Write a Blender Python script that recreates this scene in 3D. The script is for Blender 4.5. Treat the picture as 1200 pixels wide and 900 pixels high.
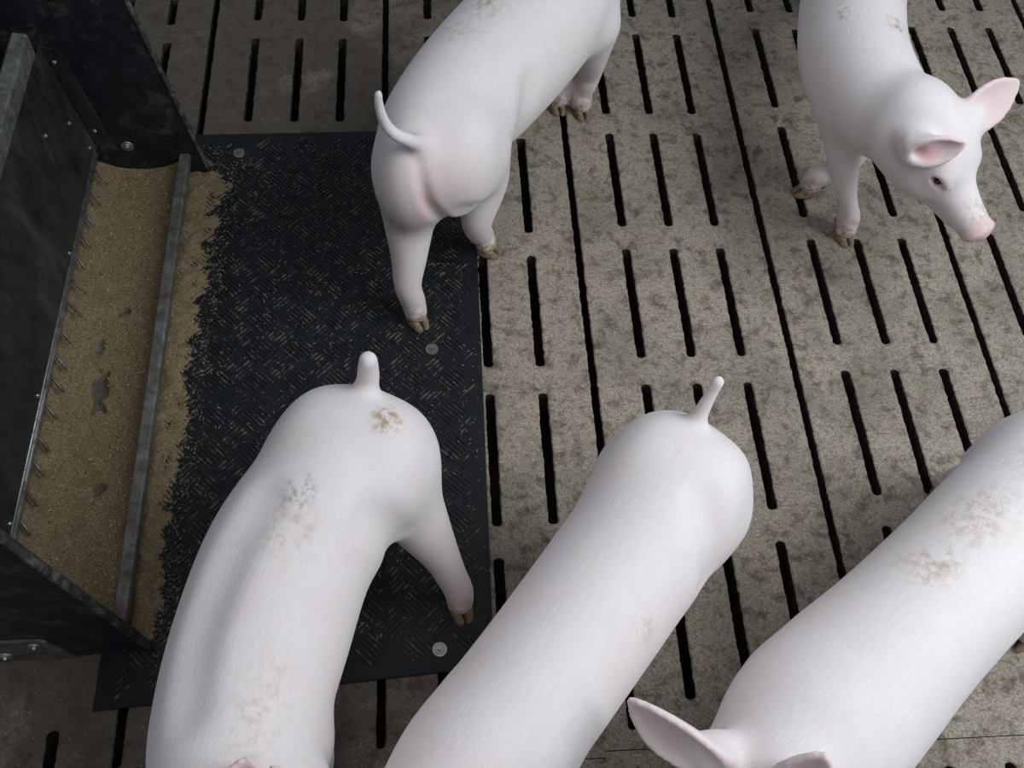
import bpy, bmesh, math, random
import numpy as np
from mathutils import Vector, Matrix, noise as mnoise
from mathutils.geometry import tessellate_polygon

for o in list(bpy.data.objects): bpy.data.objects.remove(o)
S = bpy.context.scene
COL = S.collection
random.seed(7); RNG = np.random.default_rng(7)

# ------------------------------------------------------------------ camera, light, exposure
cd = bpy.data.cameras.new('camera'); cam = bpy.data.objects.new('camera', cd); COL.objects.link(cam)
cam.location = (-.3085, -1.4906, 1.6239)
cam.rotation_euler = (.5353, -.0606, -.0587)
cd.sensor_width = 36; cd.lens = 36*1189.9/1200; cd.clip_start = .02
S.camera = cam

W = bpy.data.worlds.new('World'); S.world = W; W.use_nodes = True
W.node_tree.nodes['Background'].inputs[0].default_value = (.74, .86, 1, 1)
W.node_tree.nodes['Background'].inputs[1].default_value = .245

def area(name, loc, target, sx, sy, power, col, spread=180):
    l = bpy.data.lights.new(name, 'AREA'); l.shape = 'RECTANGLE'; l.size = sx; l.size_y = sy
    l.energy = power; l.color = col; l.spread = math.radians(spread)
    o = bpy.data.objects.new(name, l); COL.objects.link(o); o.location = loc
    o.rotation_euler = (Vector(target)-Vector(loc)).to_track_quat('-Z', 'Y').to_euler()
    return o
area('window_light', (1.50, -1.10, 2.15), (.58, -.78, 0), 1.5, 1.8, 35, (.865, .955, 1), 140)
area('fill_light', (-.35, -1.45, 2.7), (-.4, -1.1, 0), .5, 1.6, 6.5, (1, .965, .94), 150)  # unseen overhead fill, added to lift the floor and feed on the left
vs = S.view_settings
vs.view_transform = 'Standard'; vs.look = 'None'; vs.gamma = 1; vs.use_curve_mapping = False; vs.exposure = 0.0

# ------------------------------------------------------------------ helpers
def tag(o, label=None, cat=None, group=None, kind=None):
    if label: o['label'] = label
    if cat: o['category'] = cat
    if group: o['group'] = group
    if kind: o['kind'] = kind
    return o

def link(name, me, mat=None, parent=None):
    o = bpy.data.objects.new(name, me); COL.objects.link(o)
    for m in (mat if isinstance(mat, (list, tuple)) else [mat] if mat else []): me.materials.append(m)
    if parent: o.parent = parent
    return o

def obj(name, bm, mat=None, parent=None, smooth=False):
    me = bpy.data.meshes.new(name)
    bmesh.ops.recalc_face_normals(bm, faces=bm.faces)
    bm.to_mesh(me); bm.free()
    if smooth: me.shade_smooth()
    return link(name, me, mat, parent)

def empty(name, loc, rz=0):
    o = bpy.data.objects.new(name, None); COL.objects.link(o)
    o.location = loc; o.rotation_euler = (0, 0, rz); o.empty_display_size = .05
    return o

def box(bm, c, s, rot=None, bev=0):
    r = bmesh.ops.create_cube(bm, size=1)
    M = Matrix.Translation(c) @ (rot.to_4x4() if rot else Matrix.Identity(4)) @ Matrix.Diagonal((*s, 1))
    bmesh.ops.transform(bm, matrix=M, verts=r['verts'])
    if bev:
        es = list({e for v in r['verts'] for e in v.link_edges})
        bmesh.ops.bevel(bm, geom=es, offset=bev, segments=2, affect='EDGES', profile=.6)

def cyl(bm, a, b, r1, r2=None, seg=14):
    a, b = Vector(a), Vector(b); d = b-a
    r2 = r1 if r2 is None else r2
    M = Matrix.Translation((a+b)/2) @ d.to_track_quat('Z', 'Y').to_matrix().to_4x4()
    bmesh.ops.create_cone(bm, cap_ends=True, segments=seg, radius1=r1, radius2=r2, depth=d.length, matrix=M)

def prism(bm, poly, fn, t0, t1):
    """outline poly (2-D) extruded between t0 and t1; fn(u, v, t) -> xyz"""
    A = [bm.verts.new(fn(u, v, t0)) for u, v in poly]; B = [bm.verts.new(fn(u, v, t1)) for u, v in poly]
    bm.faces.new(A); bm.faces.new(B[::-1]); n = len(poly)
    for i in range(n): bm.faces.new((A[i], B[i], B[(i+1) % n], A[(i+1) % n]))

# ------------------------------------------------------------------ materials
class NT:
    def __init__(s, name):
        s.m = bpy.data.materials.new(name); s.m.use_nodes = True
        s.t = s.m.node_tree; s.b = s.t.nodes['Principled BSDF']
    def n(s, typ, **k):
        x = s.t.nodes.new(typ)
        for a, v in k.items():
            if a.startswith('i_'): x.inputs[int(a[2:]) if a[2:].isdigit() else a[2:].replace('_', ' ')].default_value = v
            else: setattr(x, a, v)
        return x
    def l(s, a, b): s.t.links.new(a, b)
    def co(s, scale=None):
        c = s.n('ShaderNodeTexCoord').outputs['Object']
        if scale:
            m = s.n('ShaderNodeMapping'); m.inputs['Scale'].default_value = scale; s.l(c, m.inputs[0]); c = m.outputs[0]
        return c
    def noise(s, co, scale, detail=4, rough=.6, dist=0):
        x = s.n('ShaderNodeTexNoise'); x.inputs['Scale'].default_value = scale; x.inputs['Detail'].default_value = detail
        x.inputs['Roughness'].default_value = rough; x.inputs['Distortion'].default_value = dist
        s.l(co, x.inputs['Vector']); return x.outputs['Fac']
    def ramp(s, f, stops):
        r = s.n('ShaderNodeValToRGB'); e = r.color_ramp.elements
        while len(e) < len(stops): e.new(.5)
        for el, (p, c) in zip(e, stops):
            el.position = p; el.color = (c, c, c, 1) if isinstance(c, (int, float)) else (*c, 1)
        s.l(f, r.inputs[0]); return r.outputs[0]
    def mix(s, f, a, b, mode='MIX'):
        x = s.n('ShaderNodeMix', data_type='RGBA', blend_type=mode)
        for sock, v in ((x.inputs[0], f), (x.inputs[6], a), (x.inputs[7], b)):
            if hasattr(v, 'links'): s.l(v, sock)
            elif isinstance(v, (int, float)): sock.default_value = v
            else: sock.default_value = (*v, 1)
        return x.outputs[2]
    def math(s, op, a, b=0):
        x = s.n('ShaderNodeMath', operation=op)
        for i, v in enumerate((a, b)):
            if hasattr(v, 'links'): s.l(v, x.inputs[i])
            else: x.inputs[i].default_value = v
        return x.outputs[0]
    def attr(s, name): return s.n('ShaderNodeAttribute', attribute_name=name).outputs['Fac']
    def bump(s, h, strength, dist):
        b = s.n('ShaderNodeBump'); b.inputs['Strength'].default_value = strength; b.inputs['Distance'].default_value = dist
        s.l(h, b.inputs['Height']); s.l(b.outputs[0], s.b.inputs['Normal'])
    def out(s, col=None, rough=None, **k):
        for v, nm in ((col, 'Base Color'), (rough, 'Roughness')):
            if v is None: continue
            if hasattr(v, 'links'): s.l(v, s.b.inputs[nm])
            else: s.b.inputs[nm].default_value = v if isinstance(v, (int, float)) else (*v, 1)
        for a, v in k.items(): s.b.inputs[a.replace('_', ' ')].default_value = v
        return s.m

def mat_concrete():
    t = NT('concrete'); c = t.co()
    fine = t.noise(c, 260, 5, .75); mid = t.noise(c, 30, 6, .7, .3); big = t.noise(c, 4.5, 5, .62, .4)
    col = t.mix(t.ramp(fine, [(.3, 0), (.72, 1)]), (.098, .079, .061), (.60, .500, .395))
    gr = t.noise(c, 95, 5, .8)
    col = t.mix(t.math('MULTIPLY', t.ramp(gr, [(.50, 0), (.64, 1)]), .55), col, (.072, .060, .048))
    col = t.mix(t.math('MULTIPLY', t.ramp(gr, [(.30, 1), (.43, 0)]), .45), col, (.52, .46, .38))
    col = t.mix(t.math('MULTIPLY', t.ramp(mid, [(.5, 0), (.64, 1)]), .75), col, (.082, .058, .040))
    # damp, trodden dirt: patches everywhere, with the brown set denser and darker towards the left
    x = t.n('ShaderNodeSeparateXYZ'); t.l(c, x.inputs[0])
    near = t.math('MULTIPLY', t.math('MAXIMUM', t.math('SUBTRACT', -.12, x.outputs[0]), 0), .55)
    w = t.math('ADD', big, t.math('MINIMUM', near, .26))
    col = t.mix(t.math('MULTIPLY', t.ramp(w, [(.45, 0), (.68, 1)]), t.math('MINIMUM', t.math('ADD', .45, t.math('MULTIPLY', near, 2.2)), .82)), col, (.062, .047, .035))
    v = t.n('ShaderNodeTexVoronoi', feature='F1'); v.inputs['Scale'].default_value = 120; t.l(c, v.inputs['Vector'])
    sp = t.ramp(v.outputs['Distance'], [(.05, 1), (.17, 0)])
    sp = t.math('MULTIPLY', sp, t.ramp(t.noise(c, 60, 2), [(.52, 0), (.6, 1)]))
    col = t.mix(t.math('MULTIPLY', sp, .85), col, (.5, .46, .38))
    t.bump(fine, .6, .003)
    return t.out(col, t.ramp(mid, [(.3, .55), (.7, .85)]), Specular_IOR_Level=.3)

def mat_plain(name, col, rough, metal=0, spec=.3, var=.3, scale=40, dirt=None, dirt_lo=.52, dirt_hi=.66, dirt_amt=.8, dscale=14, stretch=None, bump=.15):
    t = NT(name); c = t.co(stretch)
    n = t.noise(c, scale, 5, .65)
    k = t.mix(t.ramp(n, [(.3, 0), (.7, 1)]), tuple(x*(1-var) for x in col), tuple(min(1, x*(1+var)) for x in col))
    r = t.ramp(n, [(.3, max(.05, rough-.12)), (.7, min(1, rough+.12))])
    if dirt:
        d = t.math('MULTIPLY', t.ramp(t.noise(c, dscale, 7, .72, .4), [(dirt_lo, 0), (dirt_hi, 1)]), dirt_amt)
        k = t.mix(d, k, dirt); r = t.mix(d, r, (.9, .9, .9))
    if bump: t.bump(n, bump, .001)
    return t.out(k, r, Metallic=metal, Specular_IOR_Level=spec)

def mat_skin():
    t = NT('pig_skin'); c = t.co()
    mid = t.noise(c, 16, 4, .6); hair = t.noise(t.co((55, 420, 420)), 1, 4, .7, .6)
    col = t.mix(t.ramp(mid, [(.3, 0), (.7, 1)]), (.760, .665, .665), (.785, .715, .712))
    col = t.mix(t.math('MULTIPLY', t.ramp(hair, [(.45, 0), (.68, 1)]), .45), col, (.83, .82, .81))
    col = t.mix(t.attr('pink'), col, (.70, .385, .37))
    warm = t.math('MULTIPLY', t.ramp(t.noise(c, 9, 4, .6, .5), [(.55, 0), (.75, 1)]), .22)
    col = t.mix(warm, col, (.72, .60, .45))
    sp = t.ramp(t.noise(c, 75, 4, .7), [(.45, 0), (.62, 1)])
    d = t.math('MULTIPLY', t.attr('dirt'), sp)
    col = t.mix(d, col, (.40, .27, .14))
    g = t.math('MULTIPLY', t.attr('mud'), t.ramp(t.noise(c, 95, 4, .75), [(.46, 0), (.58, 1)]))
    col = t.mix(g, col, (.16, .12, .085))
    t.bump(hair, .40, .0018)
    m = t.out(col, .62, Specular_IOR_Level=.3, Subsurface_Weight=.12, Subsurface_Scale=.01, Sheen_Weight=.25, Sheen_Roughness=.4)
    t.b.inputs['Subsurface Radius'].default_value = (1, .45, .35)
    return m

def mat_flakes(name, cols):
    t = NT(name); r = t.n('ShaderNodeNewGeometry').outputs['Random Per Island']
    k = t.ramp(r, [((i+.01)/len(cols), c) for i, c in enumerate(cols)])
    return t.out(k, .8)

def mat_feed():
    t = NT('meal_feed'); c = t.co()
    a = t.noise(c, 330, 5, .8); b = t.noise(c, 30, 4, .6)
    col = t.mix(t.ramp(a, [(.33, 0), (.68, 1)]), (.085, .060, .031), (.38, .285, .165))
    col = t.mix(t.math('MULTIPLY', t.ramp(b, [(.48, 0), (.7, 1)]), .5), col, (.15, .105, .055))
    t.bump(a, .8, .003)
    return t.out(col, .95, Specular_IOR_Level=.1)

M = dict(
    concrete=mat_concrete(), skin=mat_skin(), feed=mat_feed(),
    slurry=mat_plain('slurry', (.035, .026, .019), .6),
    slot=mat_plain('caked_shaded_slot_wall', (.050, .037, .027), .8, var=.7, scale=45),  # caked dirt, with the deep slots' shade also put into the colour
    rubber=mat_plain('black_rubber', (.0055, .0066, .009), .55, var=.35, scale=90, dirt=(.07, .06, .045), dirt_lo=.56, dirt_hi=.75, dirt_amt=.35, dscale=60),
    ridge=mat_plain('rubber_ridge', (.014, .016, .019), .42, var=.5, scale=120, dirt=(.17, .155, .125), dirt_lo=.50, dirt_hi=.66, dirt_amt=.85, dscale=60),
    panel=mat_plain('black_plastic_panel', (.014, .016, .021), .4, var=.4, scale=30, dirt=(.14, .12, .09), dirt_lo=.53, dirt_hi=.72, dirt_amt=.55, dscale=19),
    worn=mat_plain('worn_panel_edge', (.030, .028, .026), .7, var=.5, scale=70, dirt=(.17, .155, .13), dirt_lo=.48, dirt_hi=.66, dirt_amt=.85, dscale=38),
    sheet=mat_plain('dark_hopper_sheet', (.022, .023, .024), .32, var=.5, scale=24, dirt=(.10, .095, .085), dirt_lo=.53, dirt_hi=.78, dirt_amt=.55, dscale=13, stretch=(1, .8, .35)),
    steel=mat_plain('dull_galvanised_steel', (.20, .195, .185), .5, .7, var=.4, scale=45, dirt=(.12, .09, .06), dirt_lo=.45, dirt_hi=.62, dirt_amt=.8, dscale=26),
    bright=mat_plain('bright_steel', (.36, .36, .35), .42, .85, var=.2, scale=90, dirt=(.14, .11, .08), dirt_amt=.6, dscale=80),
    hoof=mat_plain('hoof_horn', (.30, .21, .125), .6, var=.35, scale=60, dirt=(.11, .075, .045), dirt_lo=.45, dirt_hi=.62, dirt_amt=.9, dscale=70),
    eye=NT('dark_eye').out((.03, .018, .015), .12),
    chaff=mat_flakes('chaff', [(.10, .07, .035), (.22, .16, .08), (.34, .265, .145), (.15, .105, .052), (.47, .39, .24), (.20, .145, .075)]),
    chaff_dim=mat_flakes('dusty_chaff', [(.10, .08, .05), (.22, .18, .11), (.35, .29, .19), (.14, .105, .065)]),
)

# ------------------------------------------------------------------ floor of slatted concrete panels
P = .098; PER = .3209; SL = .2502; HW = .0088
def slot_outline(xc, y0, y1, hw, seed, n=44, open_ends=False):
    """closed outline of one slot with rounded ends and slightly crumbled edges"""
    pts = []
    for k in range(n+1):
        y = y1 + (y0-y1)*k/n; pts.append((xc+hw, y))
    for k in range(1, 6):
        a = math.pi*k/6; pts.append((xc+hw*math.cos(a), y0+.006*math.sin(a)))
    for k in range(n+1):
        y = y0 + (y1-y0)*k/n; pts.append((xc-hw, y))
    for k in range(1, 6):
        a = math.pi+math.pi*k/6; pts.append((xc+hw*math.cos(a), y1+.006*math.sin(a)))
    out = []
    for i, (x, y) in enumerate(pts):
        q = Vector((x*60+seed, y*60, seed*.37))
        out.append((x+.0012*mnoise.noise(q)+.0014*mnoise.noise(q*5)+(.0022*max(0, mnoise.noise(q*2.3)-.25)), y+.0011*mnoise.noise(q+Vector((9, 3, 1)))))
    return out

def slot_cell(bm, x0, x1, y0, y1, hole, depth=.08):
    """top face of a rectangle with one slot in it, a worn rim and the walls going down"""
    outer = [(x0, y0), (x1, y0), (x1, y1), (x0, y1)]
    xc = sum(p[0] for p in hole)/len(hole); yc = sum(p[1] for p in hole)/len(hole)
    rim = [(x+math.copysign(.0022, x-xc), y+math.copysign(.0022, y-yc)) for x, y in hole]
    tris = tessellate_polygon([[Vector((*p, 0)) for p in outer], [Vector((*p, 0)) for p in rim]])
    vo = [bm.verts.new((*p, 0)) for p in outer]; vr = [bm.verts.new((*p, 0)) for p in rim]
    allv = vo+vr
    for t in tris:
        try: bm.faces.new([allv[i] for i in t])
        except ValueError: pass
    prev = vr
    for dz, grow in ((-.002, 0), (-depth, .006)):
        cur = [bm.verts.new((x+math.copysign(grow, x-xc), y, dz)) for x, y in hole]
        n = len(cur)
        for i in range(n):
            fc = bm.faces.new((prev[i], cur[i], cur[(i+1) % n], prev[(i+1) % n]))
            if dz < -.01: fc.material_index = 1
        prev = cur

def floor_panel(bm, i0, ytop, rows, yj_far, yj_near, dx=0, seed=0):
    """a panel four pitches wide: an open seam on its left, then three columns of slots"""
    x0 = i0*P+dx
    h = P/2
    # seam on the panel's left side runs the panel's whole length but for its ends
    cell = lambda xa, xb, ya, yb, hole: slot_cell(bm, xa, xb, ya, yb, hole)
    cell(x0-h, x0+h, yj_near, yj_far, slot_outline(x0, yj_far-.03, yj_near+.035, HW*.8, seed, 300))
    for c in range(1, 4):
        xc = x0+c*P+.001*mnoise.noise(Vector((c, seed, 5)))
        ys = [ytop-r*PER for r in range(rows)]
        mids = [yj_far]+[ys[r]-SL-(PER-SL)/2 for r in range(rows-1)]+[yj_near]
        for r in range(rows):
            cell(x0+c*P-h, x0+c*P+h, mids[r+1], mids[r], slot_outline(xc, ys[r], ys[r]-SL, HW, seed+c*3.1+r*7.7))

bm = bmesh.new()
offs = {-16: .357, -12: .3754, -8: .3935, -4: .4034, 0: .4183, 4: .4398, 8: .452, 12: .465}
for k, (i0, of) in enumerate(offs.items()):
    sh = .0 if i0 > -12 else .02
    top = of+PER+.017
    near = -1.205+.01*k-.03
    if i0 == 4: near = -1.202
    if i0 <= -12: near = -.995
    floor_panel(bm, i0, of+PER, 6 if i0 > -12 else 5, top+.03, near+.002, 0, k*11.3)
    # the panels behind and in front
    floor_panel(bm, i0, top+.032+.035+4*PER, 5, top+.035+.032+4*PER+.05, top+.034, 0, 50+k*5.3)
    ny = near+.0005
    floor_panel(bm, i0, ny-(.136 if i0 <= -12 else .045), 5, ny, ny-(.136 if i0 <= -12 else .045)-4*PER-SL-.05, 0, 90+k*5.3)
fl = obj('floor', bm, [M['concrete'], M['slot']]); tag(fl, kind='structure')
bm = bmesh.new(); box(bm, (0, 0, -.36), (5, 6, .02)); tag(obj('pit_floor', bm, M['slurry']), kind='structure')

# ------------------------------------------------------------------ rubber mat with ridges in a basket pattern
mat_root = empty('rubber_mat', (-.513, -.49, .001))
tag(mat_root, 'black rubber mat with basket pattern of ridges lying on the slats beside the trough', 'mat')
MT = .007
MQ = [(-.315, -.610), (.300, -.568), (.310, .597), (-.300, .580)]      # its corners, near left first
bm = bmesh.new(); prism(bm, MQ, lambda u, v, t: (u, v, t), 0, MT)
bmesh.ops.bevel(bm, geom=bm.edges[:], offset=.0015, segments=2, affect='EDGES')
def in_mat(x, y, m):
    return all(((b[0]-a[0])*(y-a[1])-(b[1]-a[1])*(x-a[0]))/math.hypot(b[0]-a[0], b[1]-a[1]) > m for a, b in zip(MQ, MQ[1:]+MQ[:1]))
obj('base_sheet', bm, M['rubber'], mat_root)
bm = bmesh.new(); cs = .050; r2 = math.sqrt(.5)
for iu in range(-18, 19):
    for iv in range(-18, 19):
        u, v = iu*cs, iv*cs
        along_u = (iu+iv) % 2 == 0
        for k in range(6):
            off = (k-2.5)*.0078
            ln = .0225*(1-.12*abs(k-2.5)/2.5)
            if along_u: a, b = (u-ln, v+off), (u+ln, v+off)
            else: a, b = (u+off, v-ln), (u+off, v+ln)
            A = Vector(((a[0]-a[1])*r2, (a[0]+a[1])*r2, 0)); B = Vector(((b[0]-b[1])*r2, (b[0]+b[1])*r2, 0))
            if not (in_mat(A.x, A.y, .012) and in_mat(B.x, B.y, .012)): continue
            if any((((A+B)/2)-Vector(s)).length < .028 for s in ((.214, -.538, 0), (.212, .031, 0), (-.182, .526, 0))): continue
            d = (B-A).normalized(); n = Vector((-d.y, d.x, 0)); w = .0018; wt = .0010; h = .0022
            vb = [bm.verts.new(A+n*w+Vector((0, 0, MT-.0005))), bm.verts.new(A-n*w+Vector((0, 0, MT-.0005))), bm.verts.new(B-n*w+Vector((0, 0, MT-.0005))), bm.verts.new(B+n*w+Vector((0, 0, MT-.0005)))]
            vt = [bm.verts.new(A+d*.002+n*wt+Vector((0, 0, MT+h))), bm.verts.new(A+d*.002-n*wt+Vector((0, 0, MT+h))), bm.verts.new(B-d*.002-n*wt+Vector((0, 0, MT+h))), bm.verts.new(B-d*.002+n*wt+Vector((0, 0, MT+h)))]
            bm.faces.new(vt)
            for i in range(4): bm.faces.new((vb[i], vb[(i+1) % 4], vt[(i+1) % 4], vt[i]))
obj('ridges', bm, M['ridge'], mat_root)
def washer_screw(name, loc, R, parent, mat, axis=(0, 0, 1)):
    ax = Vector(axis).normalized(); L = Vector(loc)
    bm = bmesh.new()
    cyl(bm, L, L+ax*R*.18, R, R*.93, 24); cyl(bm, L+ax*R*.17, L+ax*R*.3, R*.62, R*.55, 20)
    cyl(bm, L+ax*R*.28, L+ax*R*.55, R*.34, R*.26, 8)
    return obj(name, bm, mat, parent, False)
for q, m in (((.214, -.538, MT), 'bright'), ((.212, .031, MT), 'steel'), ((-.182, .526, MT), 'steel')):
    washer_screw('screw', q, .0125, mat_root, M[m])

# ------------------------------------------------------------------ feeder at the left
fd = empty('pig_feeder', (-.95, -.516, 0))
tag(fd, 'black dry feeder with steel trough, hanging hopper sheet and two black end panels', 'feeder')
def fpart(name, bm, mat, parent=None, smooth=False):
    """geometry given in world coordinates, stored under the feeder's root"""
    bmesh.ops.translate(bm, verts=bm.verts, vec=(.95, .516, 0))
    return obj(name, bm, mat, parent or fd, smooth)
YF, YN = -.021, -1.012
def panel_x(z): return -.7475-.137*z
for y, far in ((YF, True), (YN, False)):
    y0, y1 = (y, y+.012) if far else (y, y+.012)
    bm = bmesh.new()
    prism(bm, [(-1.42, .0015), (-.842, .0015), (-.838, .0095), (panel_x(0)-.002, .0095), (panel_x(.78)-.002, .78), (-1.42, .78)], lambda u, v, t: (u, t, v), y0, y1)
    bmesh.ops.bevel(bm, geom=bm.edges[:], offset=.0015, segments=1, affect='EDGES')
    pn = fpart('end_panel', bm, M['panel'])
    bm = bmesh.new()
    n = 40
    prev = None
    for k in range(n+1):      # worn, crumbly front edge of the panel
        z = .010+.77*k/n; w = .0022*mnoise.noise(Vector((z*90, y*9, 1)))
        x = panel_x(z)+.001; wd = .0055+w
        ring = [bm.verts.new(p) for p in ((x, y0-.0012, z), (x+.0015, y0+.006, z), (x, y1+.0012, z), (x-wd, y1+.001, z), (x-wd+w, y0-.001, z))]
        if prev:
            for i in range(5): bm.faces.new((prev[i], prev[(i+1) % 5], ring[(i+1) % 5], ring[i]))
        else: bm.faces.new(ring)
        prev = ring
    bm.faces.new(prev[::-1])
    fpart('edge_strip', bm, M['worn'], pn, True)
    if far:
        bo = washer_screw('bolt', (-.894+.95, YF+.516-.0005, .090), .0125, pn, M['bright'], (0, -1, 0))
# trough: a curved steel pan with a folded lip
def pan(x):                                # profile of the trough floor
    t = (x+.885)/.095
    return .014+.036*abs(t)**2.4
bm = bmesh.new()
ys = [YN+.0125, YF-.0005]; xs = [-.985+.2*k/24 for k in range(25)]
top = [(x, pan(x)) for x in xs]+[(-.785, .066)]; bot = [(-.786, .060), (-.800, .038), (-.830, .017), (-.860, .006), (-.985, .004)]
prism(bm, top+bot, lambda u, v, t: (u, t, v), *ys)
fpart('trough', bm, M['steel'])
bm = bmesh.new()
prism(bm, [(-.7985, .060), (-.7975, .069), (-.780, .0695), (-.7775, .066), (-.7775, .050), (-.7805, .050), (-.781, .0645), (-.795, .0645)], lambda u, v, t: (u, t, v), *ys)
bmesh.ops.bevel(bm, geom=bm.edges[:], offset=.0006, segments=1, affect='EDGES')
fpart('trough_lip', bm, M['steel'])
# hopper: near upright dark sheet with a bright lower edge, a thick grey rim on top and the far wall flange
def sheet_x(z, y): return -.953-.108*(z-.094)-.013*(YF-y)
bm = bmesh.new()
pr = lambda z, y, off: (sheet_x(z, y)+off, y, z)
ny = 12
for off in (0,):
    V = []
    for j in range(ny+1):
        y = YN+.013+(YF-.001-YN-.013)*j/ny
        V.append([bm.verts.new(pr(z, y, o)) for z, o in ((.094, 0), (.34, 0), (.34, -.003), (.094, -.003))])
    for j in range(ny):
        for i in range(4): bm.faces.new((V[j][i], V[j][(i+1) % 4], V[j+1][(i+1) % 4], V[j+1][i]))
    bm.faces.new(V[0]); bm.faces.new(V[-1][::-1])
sh = fpart('hopper_sheet', bm, M['sheet'])
bm = bmesh.new()
cyl(bm, (sheet_x(.094, YN), YN+.013, .094), (sheet_x(.094, YF), YF-.001, .094), .0019, seg=8)
fpart('lower_edge', bm, M['bright'], sh, True)
bm = bmesh.new()
prism(bm, [(-.984, .330), (-.983, .378), (-.987, .383), (-1.006, .386), (-1.012, .380), (-1.012, .330)], lambda u, v, t: (u-.013*(YF-t), t, v), YN+.013, YF-.022)
fpart('hopper_rim', bm, mat_plain('grey_rim', (.12, .125, .115), .65, var=.4, scale=60, dirt=(.045, .04, .03), dirt_lo=.42, dirt_hi=.6, dirt_amt=.8, dscale=18), sh)
bm = bmesh.new()      # flange along the far panel
prism(bm, [(sheet_x(.34, YF)+.001, .34), (sheet_x(.34, YF)+.030, .332), (sheet_x(.094, YF)+.032, .120), (sheet_x(.094, YF)+.003, .094)], lambda u, v, t: (u, t, v), YF-.0045, YF-.001)
fpart('flange', bm, M['sheet'], sh)
for z, dx, dy in ((.305, .010, 0), (.135, .014, 0)):
    bm = bmesh.new(); q = Vector((sheet_x(z, YF)+dx, YF-.0045, z)); cyl(bm, q, q+Vector((0, -.003, 0)), .0045, .003, 10); fpart('screw', bm, M['bright'], sh)
for y, z in ((-.07, .20), (-.05, .115), (-.30, .105), (-.60, .105), (-.83, .104), (-.16, .26)):
    bm = bmesh.new(); q = Vector((sheet_x(z, y), y, z)); cyl(bm, q, q+Vector((.0035, 0, 0)), .0042, .003, 10); fpart('screw', bm, M['bright'], sh)
bm = bmesh.new(); prism(bm, [(-1.30, .10), (-1.38, .60), (-1.376, .60), (-1.296, .10)], lambda u, v, t: (u, t, v), YN+.013, YF-.001)
fpart('back_sheet', bm, M['sheet'])
bm = bmesh.new(); prism(bm, [(-.99, .06), (-1.298, .10), (-1.30, .092), (-.99, .052)], lambda u, v, t: (u, t, v), YN+.013, YF-.001)
fpart('hopper_bottom', bm, M['sheet'])
# stirring rod with its pins
bm = bmesh.new(); cyl(bm, (-.972, YN+.013, .070), (-.962, YF-.001, .070), .007, seg=10); ag = fpart('agitator_rod', bm, M['steel'], None, True)
tips = [(-.919, -.108)]
for k in range(17):
    y = -.065-.0535*k+random.uniform(-.006, .006)
    bm = bmesh.new(); z = .056+random.uniform(-.003, .003); x = -.935-.012*k/17+random.uniform(-.006, .006)
    cyl(bm, (-.966-.008*k/17, y+.012, .071), (x, y-.020, z), .0032, .0026, 8)
    fpart('agitator_pin', bm, M['steel'], ag, True)
# foot bracket on the near panel
bm = bmesh.new()
prism(bm, [(-1.12, .002), (-.862, .002), (-.866, .012), (-.884, .088), (-.894, .096), (-1.12, .094)], lambda u, v, t: (u, t, v), YN-.0045, YN-.0002)
bmesh.ops.bevel(bm, geom=bm.edges[:], offset=.0012, segments=2, affect='EDGES')
br = fpart('foot_bracket', bm, M['steel'])
for x, z, R_ in ((-.905, .074, .0105), (-.962, .030, .0125), (-1.03, .074, .0105)):
    washer_screw('bolt', (x+.95, YN-.0045+.516, z), R_, br, M['bright'], (0, -1, 0))

# ------------------------------------------------------------------ feed: in the trough, spilled, scattered
def flake(bm, p, s, up=0.3):
    l, w, h = s
    R = Matrix.Rotation(random.uniform(0, math.pi*2), 3, 'Z') @ Matrix.Rotation(random.uniform(-up, up), 3, 'Y') @ Matrix.Rotation(random.uniform(-up, up), 3, 'X')
    vs_ = [bm.verts.new(Vector(p)+R @ Vector((x*l/2, y*w/2, z*h/2))) for z in (-1, 1) for x, y in ((-1, -.6), (.7, -1), (1, .5), (-.7, 1))]
    for f in ((0, 1, 2, 3), (7, 6, 5, 4), (0, 4, 5, 1), (1, 5, 6, 2), (2, 6, 7, 3), (3, 7, 4, 0)): bm.faces.new([vs_[i] for i in f])
N3 = lambda x, y, s, z=0: mnoise.noise(Vector((x*s, y*s, z)))
bare = ((-.893, -.545, .014, .045), (-.905, -.455, .008, .016), (-.872, -.375, .010, .010), (-.868, -.74, .009, .014))
def feed_z(x, y):
    t = (x+.882)/.09
    z = .024+.031*abs(t)**2.2*(1 if t > 0 else .95)+.0022*N3(x, y, 30)+.0012*N3(x, y, 90, 4)
    z += .010*math.exp(-((y+.95)/.12)**2)
    for bx, by, rx, ry in bare:
        e = math.hypot((x-bx+.012*N3(x, y, 40, 2))/rx, (y-by)/ry)
        e += .5*N3(x, y, 70, 9)
        if e < 1.15: z = min(z, pan(x)-.004+.03*max(0, e-.9))
    return z
bm = bmesh.new(); nx, nyy = 56, 300; G = []
for j in range(nyy+1):
    y = YN+.0128+(YF-.0006-YN-.0128)*j/nyy
    G.append([bm.verts.new((x, y, feed_z(x, y))) for x in (-.980+(.1845)*i/nx for i in range(nx+1))])
for j in range(nyy):
    for i in range(nx): bm.faces.new((G[j][i], G[j][i+1], G[j+1][i+1], G[j+1][i]))
for f in bm.faces: f.smooth = True
nf = len(bm.faces)
for k in range(6500):
    x = random.uniform(-.972, -.80); y = random.uniform(YN+.018, YF-.006); z = feed_z(x, y)
    if z < pan(x)+.003: continue
    big = random.random() < .05
    flake(bm, (x, y, z+.001), (random.uniform(.005, .011), .0022, .0007) if big else (random.uniform(.002, .0055), .0014, .0006), .5)
bm.faces.ensure_lookup_table()
for f in bm.faces[nf:]: f.material_index = 1
fo = obj('meal_feed', bm, [M['feed'], M['chaff']])
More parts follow.
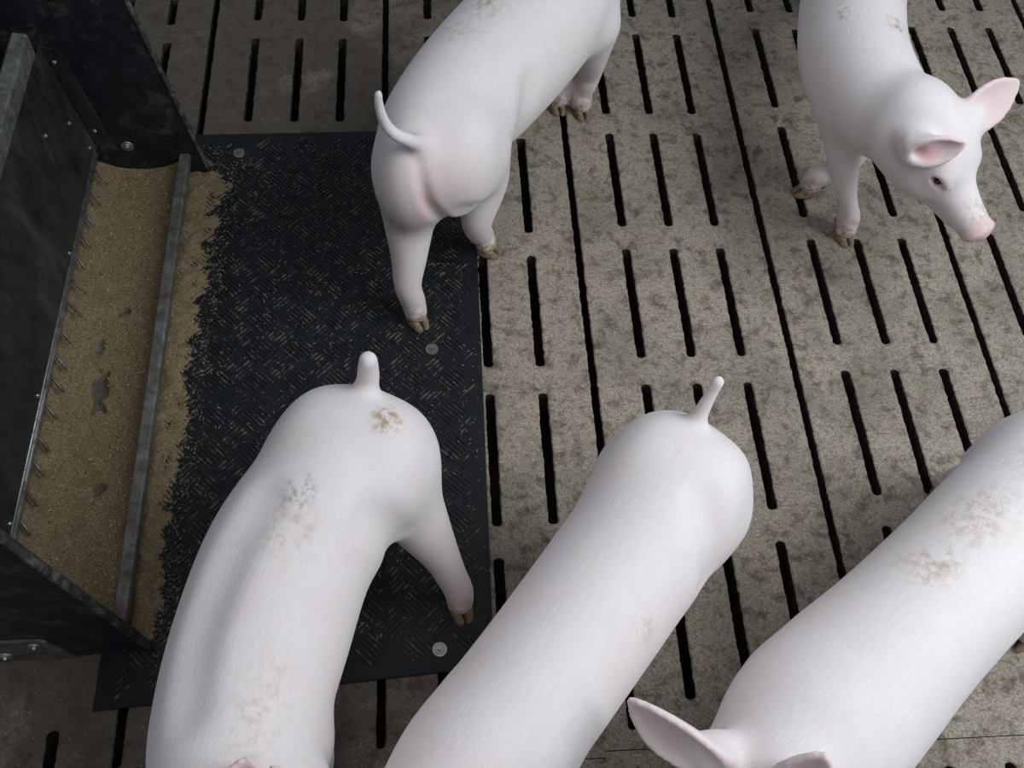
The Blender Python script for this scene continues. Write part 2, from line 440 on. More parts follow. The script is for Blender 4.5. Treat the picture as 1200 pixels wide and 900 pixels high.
tag(fo, 'brown ground meal feed with straw chips filling the steel trough', 'feed', kind='stuff')

MTOP = .0085
bm = bmesh.new()
def spill_w(y):
    w = .052+.022*N3(0, y, 9, 3)+.012*N3(0, y, 30, 8)+.035*math.exp(-((y+.045)/.05)**2)
    return max(.012, w*(1-.5*max(0, min(1, (-.1-y)/.7))))
nx, nyy = 34, 240; G = []
for j in range(nyy+1):
    y = YN+.005+(.018-YN)*j/nyy; wd = spill_w(y)
    row = []
    for i in range(nx+1):
        x = -.838+(i/nx)*(wd+.082); s = min(1, max(0, (x+.776)/(wd+.02)))
        h = .0095*(1-s)**.8*(1+.8*N3(x, y, 45))-.004*s+.003*N3(x, y, 120, 2)*(1 if s > .1 else 0)-.0022+.004*N3(x, y, 22, 6)*s
        if y > YF-.002: h -= .0035*(y-YF+.002)/.02
        row.append(bm.verts.new((x, y, MTOP+h)))
    G.append(row)
for j in range(nyy):
    for i in range(nx): bm.faces.new((G[j][i], G[j][i+1], G[j+1][i+1], G[j+1][i]))
for f in bm.faces: f.smooth = True
nf = len(bm.faces)
for k in range(1500):
    y = random.uniform(YN, .02); wd = spill_w(y)
    x = -.79+(wd+.045)*random.random()**1.2
    if abs(x-panel_x(0)) < .01 and (abs(y-YF) < .016 or abs(y-YN) < .016): continue
    flake(bm, (x, y, MTOP+.008*max(0, 1-(x+.776)/wd)+.001), (random.uniform(.002, .006), .0015, .0007), .5)
bm.faces.ensure_lookup_table()
for f in bm.faces[nf:]: f.material_index = 1
so = obj('spilled_feed', bm, [M['feed'], M['chaff']])
tag(so, 'brown spilled feed lying in a strip on the black mat along the trough', 'feed', kind='stuff')

bm = bmesh.new()
for k in range(1100):
    x = -.76+.55*random.random()**1.3; y = random.uniform(-1.04, .06)
    flake(bm, (x, y, MTOP+.0022), (random.uniform(.002, .0065), .0013, .0006), .3)
for k in range(900):
    x = random.uniform(-1.0, 1.1); y = random.uniform(-1.35, .7)
    if -.83 < x < -.19 and -1.1 < y < .1: continue
    if x < -.7 and y > -1.05: continue
    fx = (x/P) % 1
    if min(fx, 1-fx) < .14: continue
    flake(bm, (x, y, .0008), (random.uniform(.002, .005), .0013, .0006), .2)
tag(obj('chaff', bm, M['chaff_dim']), 'tiny pale chaff flecks scattered over mat and slats', 'chaff', kind='stuff')

# ------------------------------------------------------------------ pigs: one blended surface each (signed distance field, then surface nets)
VOX = .004
class Field:
    def __init__(s, lo, hi, h=VOX):
        s.lo = np.array(lo, float); s.h = h
        s.n = np.ceil((np.array(hi)-s.lo)/h).astype(int)+1
        s.F = np.full(s.n, 1.0, np.float32)
    def box(s, lo, hi):
        a = np.clip(np.floor((np.array(lo)-s.lo)/s.h).astype(int), 0, s.n); b = np.clip(np.ceil((np.array(hi)-s.lo)/s.h).astype(int)+1, 0, s.n)
        sl = tuple(slice(i, j) for i, j in zip(a, b))
        g = np.meshgrid(*[(s.lo[i]+s.h*np.arange(a[i], b[i])).astype(np.float32) for i in range(3)], indexing='ij', sparse=True)
        return sl, g
def ell_d(g, c, R, r):
    d = [g[i]-c[i] for i in range(3)]
    q = [R[0][k]*d[0]+R[1][k]*d[1]+R[2][k]*d[2] for k in range(3)]
    k0 = np.sqrt(sum((q[k]/r[k])**2 for k in range(3)))
    k1 = np.sqrt(sum((q[k]/r[k]**2)**2 for k in range(3)))
    return k0*(k0-1)/np.maximum(k1, 1e-6)
def frame(f, up=(0, 0, 1)):
    f = np.array(f, float); f /= np.linalg.norm(f); l = np.cross(up, f); l /= np.linalg.norm(l); u = np.cross(f, l)
    return np.stack([f, l, u], 1)                      # columns: forward, left, up
def smin(a, b, k):
    h = np.maximum(k-np.abs(a-b), 0)/k
    return np.minimum(a, b)-h*h*k*.25
def smax(a, b, k): return -smin(-a, -b, k)
def catmull(P_, n):
    P_ = np.array(P_, float); Q = np.vstack([2*P_[0]-P_[1], P_, 2*P_[-1]-P_[-2]]); out = []
    for i in range(len(P_)-1):
        p0, p1, p2, p3 = Q[i:i+4]
        for t in np.linspace(0, 1, n, endpoint=False):
            out.append(.5*((2*p1)+(p2-p0)*t+(2*p0-5*p1+4*p2-p3)*t*t+(3*p1-p0-3*p2+p3)*t**3))
    out.append(P_[-1]); return np.array(out)
def add_chain_ell(F, items, k):
    """items: (centre, frame, radii), hard union inside, smooth union with the rest"""
    lo = np.min([c-np.max(r) for c, R, r in items], 0)-k-.01; hi = np.max([c+np.max(r) for c, R, r in items], 0)+k+.01
    sl, g = F.box(lo, hi); D = None
    for c, R, r in items:
        d = ell_d(g, c, R, r); D = d if D is None else np.minimum(D, d)
    F.F[sl] = smin(F.F[sl], D, k)
def add_tube(F, pts, k, sub=12, neg=False):
    """pts rows: x y z radius"""
    Q = catmull(pts, sub) if len(pts) > 2 else np.array(pts, float)
    r = Q[:, 3].max()+k+.012
    sl, g = F.box(Q[:, :3].min(0)-r, Q[:, :3].max(0)+r); D = None
    for a, b in zip(Q[:-1], Q[1:]):
        ab = b[:3]-a[:3]; L2 = max(ab@ab, 1e-12)
        t = np.clip(sum((g[i]-a[i])*ab[i] for i in range(3))/L2, 0, 1)
        d = np.sqrt(sum((g[i]-a[i]-t*ab[i])**2 for i in range(3)))-(a[3]+t*(b[3]-a[3]))
        D = d if D is None else np.minimum(D, d)
    F.F[sl] = smax(F.F[sl], -D, k) if neg else smin(F.F[sl], D, k)
def add_points(F, pts, r, k):
    lo = pts.min(0)-.03-k; hi = pts.max(0)+.03+k
    sl, g = F.box(lo, hi); D = np.full(np.broadcast(*g).shape, 9., np.float32)
    for p, rr in zip(pts, r):
        b = .026
        i0 = [max(0, np.searchsorted(g[i].ravel(), p[i]-b)) for i in range(3)]; i1 = [np.searchsorted(g[i].ravel(), p[i]+b) for i in range(3)]
        s2 = tuple(slice(a, c) for a, c in zip(i0, i1))
        gg = [g[0][s2[0], :, :], g[1][:, s2[1], :], g[2][:, :, s2[2]]]
        d = np.sqrt(sum((gg[i]-p[i])**2 for i in range(3)))-rr
        D[s2] = np.minimum(D[s2], d)
    F.F[sl] = smin(F.F[sl], D, k)
def surface_net(F):
    A = F.F; ins = A < 0; n = np.array(A.shape)
    c = [A[i:n[0]-1+i, j:n[1]-1+j, k:n[2]-1+k] for i in (0, 1) for j in (0, 1) for k in (0, 1)]
    m = sum((x < 0).astype(np.int8) for x in c); act = (m > 0) & (m < 8)
    idx = -np.ones(act.shape, np.int64); cells = np.argwhere(act); idx[act] = np.arange(len(cells))
    corner = np.array([(i, j, k) for i in (0, 1) for j in (0, 1) for k in (0, 1)])
    val = np.stack([x[act] for x in c], 1)
    acc = np.zeros((len(cells), 3)); cnt = np.zeros(len(cells))
    for a in range(8):
        for b in range(a+1, 8):
            if np.abs(corner[a]-corner[b]).sum() != 1: continue
            va, vb = val[:, a], val[:, b]; s = (va < 0) != (vb < 0)
            t = np.where(s, va/np.where(s, va-vb, 1), 0)
            acc += np.where(s[:, None], corner[a]+t[:, None]*(corner[b]-corner[a]), 0); cnt += s
    V = F.lo+F.h*(cells+acc/cnt[:, None]); faces = []
    for ax in range(3):
        o1, o2 = (ax+1) % 3, (ax+2) % 3
        s0 = [slice(None)]*3; s1 = [slice(None)]*3; s0[ax] = slice(0, n[ax]-1); s1[ax] = slice(1, n[ax])
        a, b = ins[tuple(s0)], ins[tuple(s1)]
        E_ = np.argwhere(a != b); E_ = E_[(E_[:, o1] > 0) & (E_[:, o2] > 0) & (E_[:, o1] < n[o1]-1) & (E_[:, o2] < n[o2]-1)]
        fl_ = a[tuple(E_.T)]
        def I(d1, d2):
            q = E_.copy(); q[:, o1] -= d1; q[:, o2] -= d2; return idx[tuple(q.T)]
        Q = np.stack([I(1, 1), I(0, 1), I(0, 0), I(1, 0)], 1)
        Q[~fl_] = Q[~fl_][:, ::-1]; faces.append(Q)
    return V, np.vstack(faces)
def relax(V, Fq, it):
    e = np.vstack([Fq[:, [0, 1]], Fq[:, [1, 2]], Fq[:, [2, 3]], Fq[:, [3, 0]]]); e = np.vstack([e, e[:, ::-1]])
    cnt = np.bincount(e[:, 0], minlength=len(V))[:, None]
    for k in range(it):
        for lam in (.5, -.42):
            s = np.stack([np.bincount(e[:, 0], V[e[:, 1], i], len(V)) for i in range(3)], 1)/cnt
            V = V+lam*(s-V)
    return V

def ear_sheet(base, d, nrm, L, Wd, cup=.55, bend=0.0, tip=.0):
    d = np.array(d, float); d /= np.linalg.norm(d); nrm = np.array(nrm, float); nrm -= d*(nrm@d); nrm /= np.linalg.norm(nrm)
    sd = np.cross(nrm, d); pts = []; rad = []
    nt = int(L/.0035); ns = int(Wd*2/.0035)
    for t in np.linspace(0, 1, nt):
        w = Wd*(.62+1.1*t-1.0*t*t)*(1-t**3.2)**.75
        for s in np.linspace(-1, 1, ns):
            c = cup*(1-.55*t)
            pts.append(np.array(base)+d*L*t+sd*w*s*(1-.15*c*s*s)+nrm*(c*w*s*s+bend*L*t*t-tip*L*t**3)); rad.append(.0058-.0016*t)
    return np.array(pts), np.array(rad)

HOOF = None
def hoof_mesh():
    """two pointed claws and two dewclaws; X forward, origin on the ground under the pastern"""
    bm = bmesh.new()
    for s in (-1, 1):
        prev = None
        sec = [(-.012, .014, .026, .008), (-.004, .0145, .030, .0095), (.010, .0135, .025, .0098), (.024, .0115, .015, .0082), (.034, .010, .007, .0045)]
        for x, yo, zt, hw in sec:
            ring = [bm.verts.new((x-.25*z, s*(yo-.0025)+hw*a*(1 if z < zt*.5 else .82), z)) for a, z in ((-1, 0), (-1, zt*.55), (-.6, zt), (.6, zt), (1, zt*.55), (1, 0))]
            if prev:
                for i in range(6): bm.faces.new((prev[i], prev[(i+1) % 6], ring[(i+1) % 6], ring[i]))
            else: bm.faces.new(ring[::-1])
            prev = ring
        bm.faces.new(prev)
        cyl(bm, (-.020, s*.012, .042), (-.033, s*.0135, .028), .0075, .0035, 8)
    bmesh.ops.recalc_face_normals(bm, faces=bm.faces)
    bmesh.ops.subdivide_edges(bm, edges=bm.edges[:], cuts=1, use_grid_fill=True, smooth=.6)
    me = bpy.data.meshes.new('hoof'); bm.to_mesh(me); bm.free(); me.shade_smooth(); me.materials.append(M['hoof']); return me
HOOF = hoof_mesh()
def eye_mesh():
    bm = bmesh.new(); bmesh.ops.create_uvsphere(bm, u_segments=16, v_segments=10, radius=.0085)
    me = bpy.data.meshes.new('eye'); bm.to_mesh(me); bm.free(); me.shade_smooth(); me.materials.append(M['eye']); return me
EYE = eye_mesh()

def pig(label, origin, heading, spine, poll, snout, legs, tail, ears, roll=0, hams=(), dirt=(), mud=(), pinks=(), dents=(), hs=1.0, ground=0):
    """all positions in metres in the pen; heading: angle of the body's long axis.
    spine rows x y z half-width half-height; legs: list of dict(pts=[x y z r...], toe=(dx,dy), foot=(x,y,z))"""
    ox, oy = origin; ca, sa = math.cos(heading), math.sin(heading)
    Rm = np.array([[ca, sa, 0], [-sa, ca, 0], [0, 0, 1]])
    T = lambda p: Rm @ (np.array(p[:3], float)-np.array([ox, oy, 0]))
    TV = lambda v: Rm @ np.array(v, float)
    root = empty('pig', (ox, oy, 0), heading); tag(root, label, 'pig', 'pigs in the pen')
    sp = np.array([list(T(r))+list(r[3:]) for r in spine]); C = catmull(sp, 9)
    allp = [C[:, :3]-.17, C[:, :3]+.17, T(snout)[None]-.06, T(snout)[None]+.06]
    for lg in legs: allp += [np.array([T(q) for q in lg['pts']])-.06, np.array([T(q) for q in lg['pts']])+.06]
    for e in ears: allp += [T(np.array(e['b'])+np.array(e['d'])*.17/np.linalg.norm(e['d']))[None]]
    allp += [np.array([T(q) for q in tail])-.03, np.array([T(q) for q in tail])+.03, T(poll)[None]+.17]
    allp = np.vstack(allp); F = Field(allp.min(0), allp.max(0))
    # trunk
    items = []
    for i in range(len(C)):
        f = C[min(i+1, len(C)-1), :3]-C[max(i-1, 0), :3]; f[2] *= .6
        items.append((C[i, :3], frame(f), (min(C[i, 3], C[i, 4])*.8, C[i, 3], C[i, 4])))
    add_chain_ell(F, items, .03)
    for h in hams:
        add_chain_ell(F, [(T(h[0]), frame(TV(h[2])), h[1])], h[3] if len(h) > 3 else .04)
    # legs
    for lg in legs: add_tube(F, [list(T(q))+[q[3]] for q in lg['pts']], lg.get('k', .035))
    # head
    pl, sn = T(poll), T(snout); hf = frame(sn-pl)
    if roll:
        c_, s_ = math.cos(roll), math.sin(roll); hf = hf @ np.array([[1, 0, 0], [0, c_, -s_], [0, s_, c_]])
    HL = np.linalg.norm(sn-pl); k = HL/.225
    H = lambda x, y, z: pl+hf @ (np.array([x, y, z])*k)
    E_ = lambda x, y, z, a, b, c: (H(x, y, z), hf, (a*k, b*k, c*k))
    add_chain_ell(F, [E_(.025, 0, -.022, .085, .062, .062)], .05)
    for s in (-1, 1):
        add_chain_ell(F, [E_(.045, s*.030, -.062, .080, .042, .048)], .035)
        add_chain_ell(F, [E_(.082, s*.034, -.004, .030, .020, .020)], .025)
    add_tube(F, [list(H(.06, 0, -.028))+[.056*k], list(H(.12, 0, -.034))+[.041*k], list(H(.17, 0, -.034))+[.0325*k], list(H(.212, 0, -.030))+[.0275*k]], .03)
    add_tube(F, [list(H(.05, 0, -.085))+[.035*k], list(H(.12, 0, -.072))+[.026*k], list(H(.178, 0, -.058))+[.018*k]], .025)
    add_chain_ell(F, [E_(.221, 0, -.028, .008, .0315, .027)], .010)
    for s in (-1, 1):
        add_tube(F, [list(H(.236, s*.011, -.027))+[.0048], list(H(.214, s*.012, -.027))+[.0045]], .004, neg=True)
        add_tube(F, [list(H(.088, s*.049, .000))+[.006], list(H(.10, s*.0465, .003))+[.006], list(H(.115, s*.042, -.004))+[.005]], .008)
        add_tube(F, [list(H(.086, s*.0535, -.0095))+[.004], list(H(.100, s*.0535, -.0095))+[.0065], list(H(.114, s*.049, -.013))+[.004]], .005, neg=True)
        add_tube(F, [list(H(.205, s*.022, -.056))+[.002], list(H(.16, s*.034, -.058))+[.0024], list(H(.125, s*.043, -.056))+[.002]], .006, neg=True)
    earpts = []
    for e in ears:
        b = T(e['b']); p_, r_ = ear_sheet(b, TV(e['d']), TV(e['n']), e.get('L', .13), e.get('W', .042), e.get('cup', .6), e.get('bend', 0), e.get('tip', 0))
        add_points(F, p_, r_, .014); earpts.append((p_, TV(e['n'])))
        add_chain_ell(F, [(b, frame(TV(e['d'])), (.026, .026, .018))], .03)
        dn = TV(e['d'])/np.linalg.norm(e['d']); nn = TV(e['n'])/np.linalg.norm(e['n'])
        if e.get('canal'): add_tube(F, [list(b+nn*.035+dn*.02)+[.013], list(b+nn*.012+dn*.004)+[.007]], .01, neg=True)
    if dents:
        near = np.argwhere(np.abs(F.F) < .0035); NP = F.lo+F.h*near
        gr = np.gradient(F.F, F.h)
        gn = np.stack([g_[tuple(near.T)] for g_ in gr], 1); gl = np.linalg.norm(gn, axis=1, keepdims=True)+1e-9; gn /= gl; NP = NP-gn*np.clip(F.F[tuple(near.T)][:, None]/gl, -.004, .004)
        for pts_, R_, dep, kk in dents:          # a crease: a soft channel of radius R, dep deep, along the skin
            Qs = catmull([T(q) for q in pts_], 6); Q2 = []
            for i, q in enumerate(Qs):
                j = np.argmin(((NP-q)**2).sum(1)); fade = math.sin(math.pi*(i+.6)/(len(Qs)+.2))**.6
                Q2.append(list(NP[j]+gn[j]*(R_-dep*fade))+[R_])
            Q2 = np.array(Q2)
            for _ in range(3): Q2[1:-1] = .25*Q2[:-2]+.5*Q2[1:-1]+.25*Q2[2:]
            add_tube(F, Q2, kk, 3, neg=True)
    add_tube(F, [list(T(q))+[q[3]] for q in tail], .016, 6)
    V, Q = surface_net(F); V = relax(V, Q, 5)
    me = bpy.data.meshes.new('body'); me.from_pydata(V.tolist(), [], Q.tolist()); me.update(); me.shade_smooth()
    # where the skin itself is pink or dirty
    pink = np.full(len(V), .04); dt = np.zeros(len(V)); md = np.zeros(len(V))
    def blob(arr, p, r, a):
        d = np.linalg.norm((V-T(p))/np.array(r if hasattr(r, '__len__') else [r]*3), axis=1); arr[:] = np.maximum(arr, a*np.clip(1.6-1.6*d, 0, 1))
    d = np.linalg.norm(V-H(.226, 0, -.028), axis=1); pink[:] = np.maximum(pink, .75*np.clip(2.2-d/.02, 0, 1))
    d = np.linalg.norm(V-H(.19, 0, .0), axis=1); dt[:] = np.maximum(dt, .5*np.clip(1.5-d/.028, 0, 1))
    no = np.zeros(len(V)*3); me.vertex_normals.foreach_get('vector', no); no = no.reshape(-1, 3)
    for (p_, nn) in earpts:
        lo, hi = p_.min(0)-.01, p_.max(0)+.01; inb = np.all((V > lo) & (V < hi), 1); ix = np.where(inb)[0]
        if len(ix):
            dd = np.min(np.linalg.norm(V[ix][:, None]-p_[None, ::3], axis=2), 1)
            f = np.clip((no[ix] @ (nn/np.linalg.norm(nn)))*1.6+.25, .12, 1)
            pink[ix] = np.maximum(pink[ix], .42*f*np.clip(1.5-dd/.009, 0, 1))
    for s in (-1, 1):
        d = np.linalg.norm(V-H(.101, s*.052, -.008), axis=1); pink[:] = np.maximum(pink, .6*np.clip(1.4-d/.016, 0, 1))
    for p, r, a in pinks: blob(pink, p, r, a)
    for p, r, a in dirt: blob(dt, p, r, a)
    for p, r, a in mud: blob(md, p, r, a)
    low = np.clip((.085-V[:, 2])/.05, 0, 1); dt = np.maximum(dt, .85*low); md = np.maximum(md, .75*np.clip((.06-V[:, 2])/.03, 0, 1))
    pink = np.maximum(pink, .22*np.clip((.20-V[:, 2])/.12, 0, 1))
    for nm, arr in (('pink', pink), ('dirt', dt), ('mud', md)):
        at = me.attributes.new(nm, 'FLOAT', 'POINT'); at.data.foreach_set('value', arr.astype(np.float32))
    link('body', me, M['skin'], root)
    for lg in legs:
        x, y, z = T(lg['foot']); tx, ty = TV((*lg['toe'], 0))[:2]
        h = bpy.data.objects.new('hoof', HOOF); COL.objects.link(h); h.parent = root
        h.location = (x, y, z); h.rotation_euler = (0, lg.get('tilt', 0), math.atan2(ty, tx)); h.scale = (.88*lg.get('s', 1),)*3
    for s in (-1, 1):
        e = bpy.data.objects.new('eye', EYE); COL.objects.link(e); e.parent = root
        e.location = H(.100, s*.0462, -.0108); e.scale = (1.05*k, k, .6*k)
    return root

def leg(foot, toe, mids, k=.035, s=1.0, tilt=0):
    """mids: the joints from the body down to the pastern (x, y, z, r); the last stretch runs into the hoof"""
    fx, fy, fz = foot; n = math.hypot(*toe); u = (toe[0]/n, toe[1]/n)
    pts = list(mids)+[(fx-.012*u[0], fy-.012*u[1], fz+.050, .0235), (fx-.002*u[0], fy-.002*u[1], fz+.026, .0215)]
    return dict(pts=pts, foot=foot, toe=u, k=k, s=s, tilt=tilt)

def std_legs(hipL, hipR, shL, shR, feet, f):
    """ordinary standing legs; feet order: hind left, hind right, front left, front right; f: forward direction"""
    fx, fy = f; out = []
    for hip, ft in ((hipL, feet[0]), (hipR, feet[1])):
        out.append(leg((*ft, 0), f, [(*hip, .33, .062), (hip[0]*.6+ft[0]*.4+fx*.045, hip[1]*.6+ft[1]*.4+fy*.045, .235, .058),
                   (ft[0]*.85+hip[0]*.15-fx*.040, ft[1]*.85+hip[1]*.15-fy*.040, .150, .031), (ft[0]-fx*.033, ft[1]-fy*.033, .10, .0225)]))
    for sh, ft in ((shL, feet[2]), (shR, feet[3])):
        out.append(leg((*ft, 0), f, [(*sh, .29, .058), (sh[0]*.7+ft[0]*.3-fx*.015, sh[1]*.7+ft[1]*.3-fy*.015, .215, .044),
                   (ft[0]*.9+sh[0]*.1-fx*.012, ft[1]*.9+sh[1]*.1-fy*.012, .135, .0265), (ft[0]-fx*.016, ft[1]-fy*.016, .09, .021)]))
    return out
def u2(a, b):
    d = np.array(b[:2])-np.array(a[:2]); d /= np.linalg.norm(d); return d

#@PIGS
# --- pig A: top middle, seen from behind, walking away from the camera
pig('pink pig seen from behind, tail curled left, one hind foot on the mat',
    (-.15, -.08), math.atan2(.46, .30),
    [(-.307, -.315, .335, .072, .090), (-.290, -.255, .335, .100, .112), (-.257, -.175, .328, .108, .115), (-.205, -.085, .318, .117, .122),
     (-.137, .015, .315, .121, .125), (-.065, .11, .325, .115, .122), (-.005, .20, .335, .098, .108), (.04, .275, .34, .085, .09)],
    (.065, .32, .385), (.13, .50, .24),
    [leg((-.329, -.392, .009), (.5, -.9), [(-.328, -.290, .31, .060), (-.336, -.305, .235, .050), (-.339, -.348, .155, .0335), (-.343, -.375, .10, .0255)]),
     leg((-.188, -.220, 0), (.8, -.45), [(-.222, -.245, .31, .056), (-.203, -.225, .225, .048), (-.212, -.255, .14, .030), (-.206, -.240, .085, .024)]),
     leg((-.012, .182, 0), (.2, -1), [(-.06, .14, .28, .05), (-.04, .165, .2, .040), (-.018, .195, .12, .027), (-.014, .19, .08, .023)]),
     leg((.042, .166, 0), (.2, -1), [(.028, .115, .28, .052), (.035, .14, .2, .041), (.048, .170, .12, .027), (.046, .172, .08, .023)])],
    [(-.312, -.335, .420, .015), (-.322, -.350, .440, .0122), (-.336, -.360, .458, .0108), (-.350, -.363, .470, .0100), (-.363, -.362, .486, .0092), (-.371, -.362, .512, .0080), (-.374, -.362, .540, .0068), (-.373, -.362, .552, .0062)],
    [dict(b=(.03, .335, .41), d=(-.75, .35, .35), n=(.5, .8, .3)), dict(b=(.115, .30, .41), d=(.8, .1, .35), n=(.3, .9, .3))],
    hams=[((-.328, -.318, .330), (.080, .056, .100), (.3, .9, .1)), ((-.240, -.290, .330), (.080, .058, .098), (.3, .9, .1))],
    dents=[([(-.314, -.375, .415), (-.305, -.40, .37), (-.293, -.40, .32), (-.280, -.38, .28), (-.268, -.35, .24)], .0075, .0095, .013),
           ([(-.245, -.375, .30), (-.215, -.36, .27), (-.190, -.33, .25)], .02, .003, .02),
           ([(-.110, -.155, .38), (-.128, -.175, .32), (-.135, -.19, .27)], .02, .008, .03)],
    pinks=[((-.300, -.395, .34), (.035, .06, .09), .5), ((-.295, -.38, .36), .12, .22), ((-.345, -.36, .25), .09, .2)],
    dirt=[((-.245, -.08, .44), (.05, .06, .08), .4), ((-.20, -.03, .44), (.05, .06, .08), .3)], mud=[((-.19, .0, .44), (.05, .022, .06), .6)])

# --- pig B: bottom left, back towards the trough
f = u2((-.41, -.83), (-.55, -1.25))
pig('pink pig on the black mat beside the trough, stubby tail up, left hind leg stretched',
    (-.48, -1.03), math.atan2(f[1], f[0]),
    [(-.400, -.790, .325, .060, .075), (-.415, -.832, .328, .095, .106), (-.452, -.905, .325, .108, .117), (-.498, -.985, .318, .112, .118), (-.527, -1.085, .315, .112, .120),
     (-.545, -1.18, .32, .106, .120), (-.545, -1.255, .335, .100, .112), (-.525, -1.32, .345, .086, .09)],
    (-.492, -1.335, .395), (-.455, -1.53, .26),
    [leg((-.264, -.960, .009), (.28, -1), [(-.368, -.850, .31, .064), (-.338, -.882, .235, .050), (-.298, -.918, .150, .0305), (-.280, -.936, .10, .0250)]),
     leg((-.50, -.87, .009), (-.3, -1), [(-.475, -.84, .30, .062), (-.49, -.86, .225, .052), (-.495, -.84, .145, .030), (-.497, -.855, .095, .024)]),
     leg((-.475, -1.245, 0), (-.2, -1), [(-.49, -1.22, .28, .05), (-.485, -1.22, .2, .042), (-.48, -1.235, .13, .027), (-.477, -1.24, .08, .022)]),
     leg((-.605, -1.235, 0), (-.2, -1), [(-.59, -1.20, .28, .05), (-.595, -1.2, .2, .042), (-.60, -1.21, .13, .027), (-.604, -1.22, .08, .022)])],
    [(-.397, -.785, .400, .018), (-.391, -.772, .425, .0158), (-.389, -.768, .447, .0145), (-.388, -.768, .468, .0125)],
    [dict(b=(-.530, -1.315, .425), d=(.22, .40, .62), n=(.2, -.9, .6), L=.082, W=.036), dict(b=(-.445, -1.32, .42), d=(-.22, .24, .65), n=(-.1, -.9, .4), L=.10, W=.04)],
    hams=[((-.362, -.862, .325), (.086, .058, .095), (*f, 0)), ((-.466, -.828, .32), (.080, .055, .095), (*f, 0))],
    dents=[([(-.52, -.95, .44), (-.560, -1.03, .43), (-.585, -1.12, .43), (-.590, -1.20, .44)], .03, .0045, .03),
           ([(-.385, -.965, .40), (-.372, -.955, .35), (-.368, -.94, .30)], .02, .007, .03)],
    dirt=[((-.365, -.835, .43), (.035, .03, .05), .9), ((-.48, -1.00, .44), (.05, .05, .05), .35), ((-.50, -1.2, .44), (.09, .05, .05), .3)],
    mud=[((-.475, -.945, .44), (.04, .03, .05), .45)], pinks=[((-.47, -1.33, .44), .07, .3)])

# --- pig C: bottom middle
f = u2((.046, -.887), (-.256, -1.264))
pig('pink pig with a thin straight raised tail, standing on the slats right of the mat',
    (-.10, -1.07), math.atan2(f[1], f[0]),
    [(.058, -.850, .325, .058, .075), (.035, -.888, .328, .094, .106), (-.003, -.957, .325, .102, .114), (-.068, -1.038, .318, .100, .116), (-.140, -1.125, .315, .098, .118),
     (-.208, -1.205, .32, .096, .118), (-.268, -1.265, .33, .090, .108), (-.31, -1.32, .335, .080, .09)],
    (-.325, -1.365, .38), (-.345, -1.55, .255),
    [leg((.09, -.955, 0), f, [(.08, -.93, .30, .060), (.068, -.955, .225, .05), (.085, -.925, .15, .03), (.09, -.94, .10, .023)]),
     leg((-.015, -.875, 0), f, [(.0, -.87, .30, .058), (-.02, -.890, .225, .05), (-.005, -.86, .15, .03), (-.01, -.865, .10, .023)]),
     leg((-.185, -1.28, 0), f, [(-.19, -1.25, .28, .05), (-.185, -1.25, .2, .042), (-.185, -1.265, .13, .027), (-.185, -1.272, .08, .022)]),
     leg((-.265, -1.21, 0), f, [(-.255, -1.19, .28, .05), (-.258, -1.19, .2, .042), (-.262, -1.20, .13, .027), (-.264, -1.205, .08, .022)])],
    [(.052, -.855, .400, .017), (.060, -.840, .428, .0115), (.066, -.832, .452, .0092), (.071, -.826, .474, .0080), (.074, -.823, .486, .0088)],
    [dict(b=(-.378, -1.355, .41), d=(-.25, .1, .65), n=(-.2, -.8, .35), L=.10, W=.038), dict(b=(-.275, -1.375, .41), d=(.45, .0, .6), n=(.0, -.8, .45), L=.10, W=.038)],
    hams=[((.072, -.930, .325), (.085, .052, .095), (*f, 0)), ((-.012, -.882, .325), (.085, .048, .095), (*f, 0))],
    dents=[([(.040, -.965, .41), (.045, -1.0, .38), (.040, -1.02, .34)], .02, .0045, .03)],
    dirt=[((-.055, -1.115, .37), (.03, .03, .05), .8), ((-.05, -1.09, .37), (.02, .02, .05), .6), ((-.10, -1.16, .36), (.05, .03, .05), .5)],
    mud=[], pinks=[((-.25, -1.34, .42), .08, .3), ((.02, -.90, .43), .012, .5)])

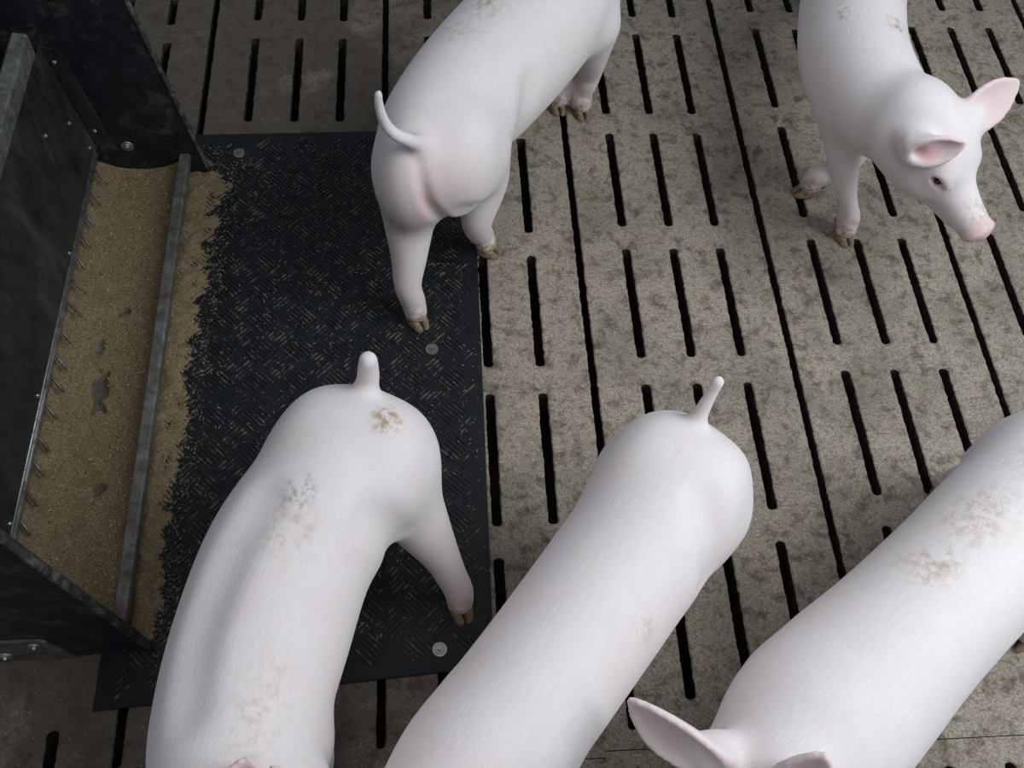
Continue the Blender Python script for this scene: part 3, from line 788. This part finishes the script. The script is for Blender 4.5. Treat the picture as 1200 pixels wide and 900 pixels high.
# --- pig D: bottom right
f = u2((.50, -.99), (.166, -1.247))
pig('pink pig at bottom right with stained back, large ear pointing left',
    (.30, -1.14), math.atan2(f[1], f[0]),
    [(.655, -.870, .325, .065, .075), (.61, -.905, .328, .100, .108), (.515, -.973, .325, .106, .116), (.42, -1.045, .318, .103, .118), (.315, -1.125, .315, .105, .120),
     (.23, -1.19, .32, .112, .118), (.160, -1.245, .33, .112, .112), (.105, -1.295, .335, .092, .09)],
    (.075, -1.318, .390), (-.07, -1.44, .26),
    [leg((.672, -1.045, 0), f, [(.63, -.97, .30, .062), (.635, -1.0, .225, .052), (.67, -1.01, .15, .03), (.675, -1.025, .10, .023)]),
     leg((.605, -.785, 0), f, [(.575, -.87, .30, .060), (.58, -.84, .225, .05), (.610, -.80, .15, .03), (.61, -.79, .10, .023)]),
     leg((.23, -1.27, 0), f, [(.225, -1.245, .28, .05), (.225, -1.25, .2, .042), (.23, -1.26, .13, .027), (.23, -1.262, .08, .022)]),
     leg((.145, -1.18, 0), f, [(.155, -1.18, .28, .05), (.15, -1.175, .2, .042), (.148, -1.17, .13, .027), (.146, -1.175, .08, .022)])],
    [(.665, -.855, .400, .015), (.68, -.845, .425, .012), (.69, -.84, .45, .010), (.695, -.85, .47, .009), (.69, -.86, .485, .007)],
    [dict(b=(.018, -1.277, .405), d=(-.82, .42, .42), n=(-.42, -.75, .25), L=.130, W=.043), dict(b=(.088, -1.318, .41), d=(.12, .12, .75), n=(-.4, -.8, .2), L=.105, W=.04)],
    hams=[((.625, -.945, .32), (.085, .055, .095), (*f, 0)), ((.562, -.875, .32), (.085, .052, .095), (*f, 0))],
    dirt=[((.40, -.99, .44), (.09, .07, .06), .45), ((.33, -1.06, .44), (.06, .04, .06), .55), ((.30, -1.05, .44), (.05, .03, .06), .45), ((.52, -.93, .44), (.07, .05, .06), .5)],
    mud=[])

# --- pig E: top right, facing the camera, head turned
pig('pink pig facing forward, head turned right, snout and both ears showing',
    (.53, .10), math.atan2(-.5, -.06),
    [(.665, .50, .325, .065, .075), (.650, .44, .325, .100, .108), (.615, .34, .32, .105, .116), (.572, .22, .315, .101, .118), (.537, .11, .315, .100, .118),
     (.513, .0, .318, .098, .115), (.510, -.09, .325, .093, .108), (.525, -.17, .338, .082, .092), (.543, -.222, .358, .072, .078)],
    (.560, -.258, .412), (.676, -.412, .292),
    [leg((.72, .40, 0), (-.2, -1), [(.69, .42, .30, .060), (.70, .385, .225, .05), (.72, .44, .15, .03), (.72, .42, .10, .023)]),
     leg((.66, .44, 0), (-.2, -1), [(.61, .43, .30, .060), (.63, .40, .225, .05), (.655, .47, .15, .03), (.66, .46, .10, .023)]),
     leg((.506, -.072, .002), (-1, -.15), [(.550, -.06, .27, .048), (.562, -.070, .19, .038), (.566, -.078, .115, .0245), (.540, -.075, .060, .0215)]),
     leg((.560, -.192, 0), (.2, -1), [(.488, -.115, .28, .046), (.500, -.140, .21, .035), (.527, -.165, .13, .0225), (.546, -.178, .085, .0185)])],
    [(.668, .51, .40, .015), (.67, .54, .42, .012), (.68, .56, .445, .010), (.695, .565, .46, .008)],
    [dict(b=(.618, -.262, .400), d=(.80, .42, .42), n=(.15, -.75, .55), L=.112, W=.041, cup=.3), dict(b=(.512, -.318, .402), d=(.80, -.38, .42), n=(-.25, -.85, .12), L=.082, W=.034, cup=.9, canal=1)],
    hams=[((.695, .43, .315), (.085, .054, .10), (0, -1, 0)), ((.595, .43, .315), (.085, .054, .10), (0, -1, 0))],
    dirt=[((.550, -.05, .43), (.03, .04, .05), .85), ((.460, .0, .42), (.035, .012, .05), .8)], mud=[],
    pinks=[((.535, -.338, .40), .03, .95)])
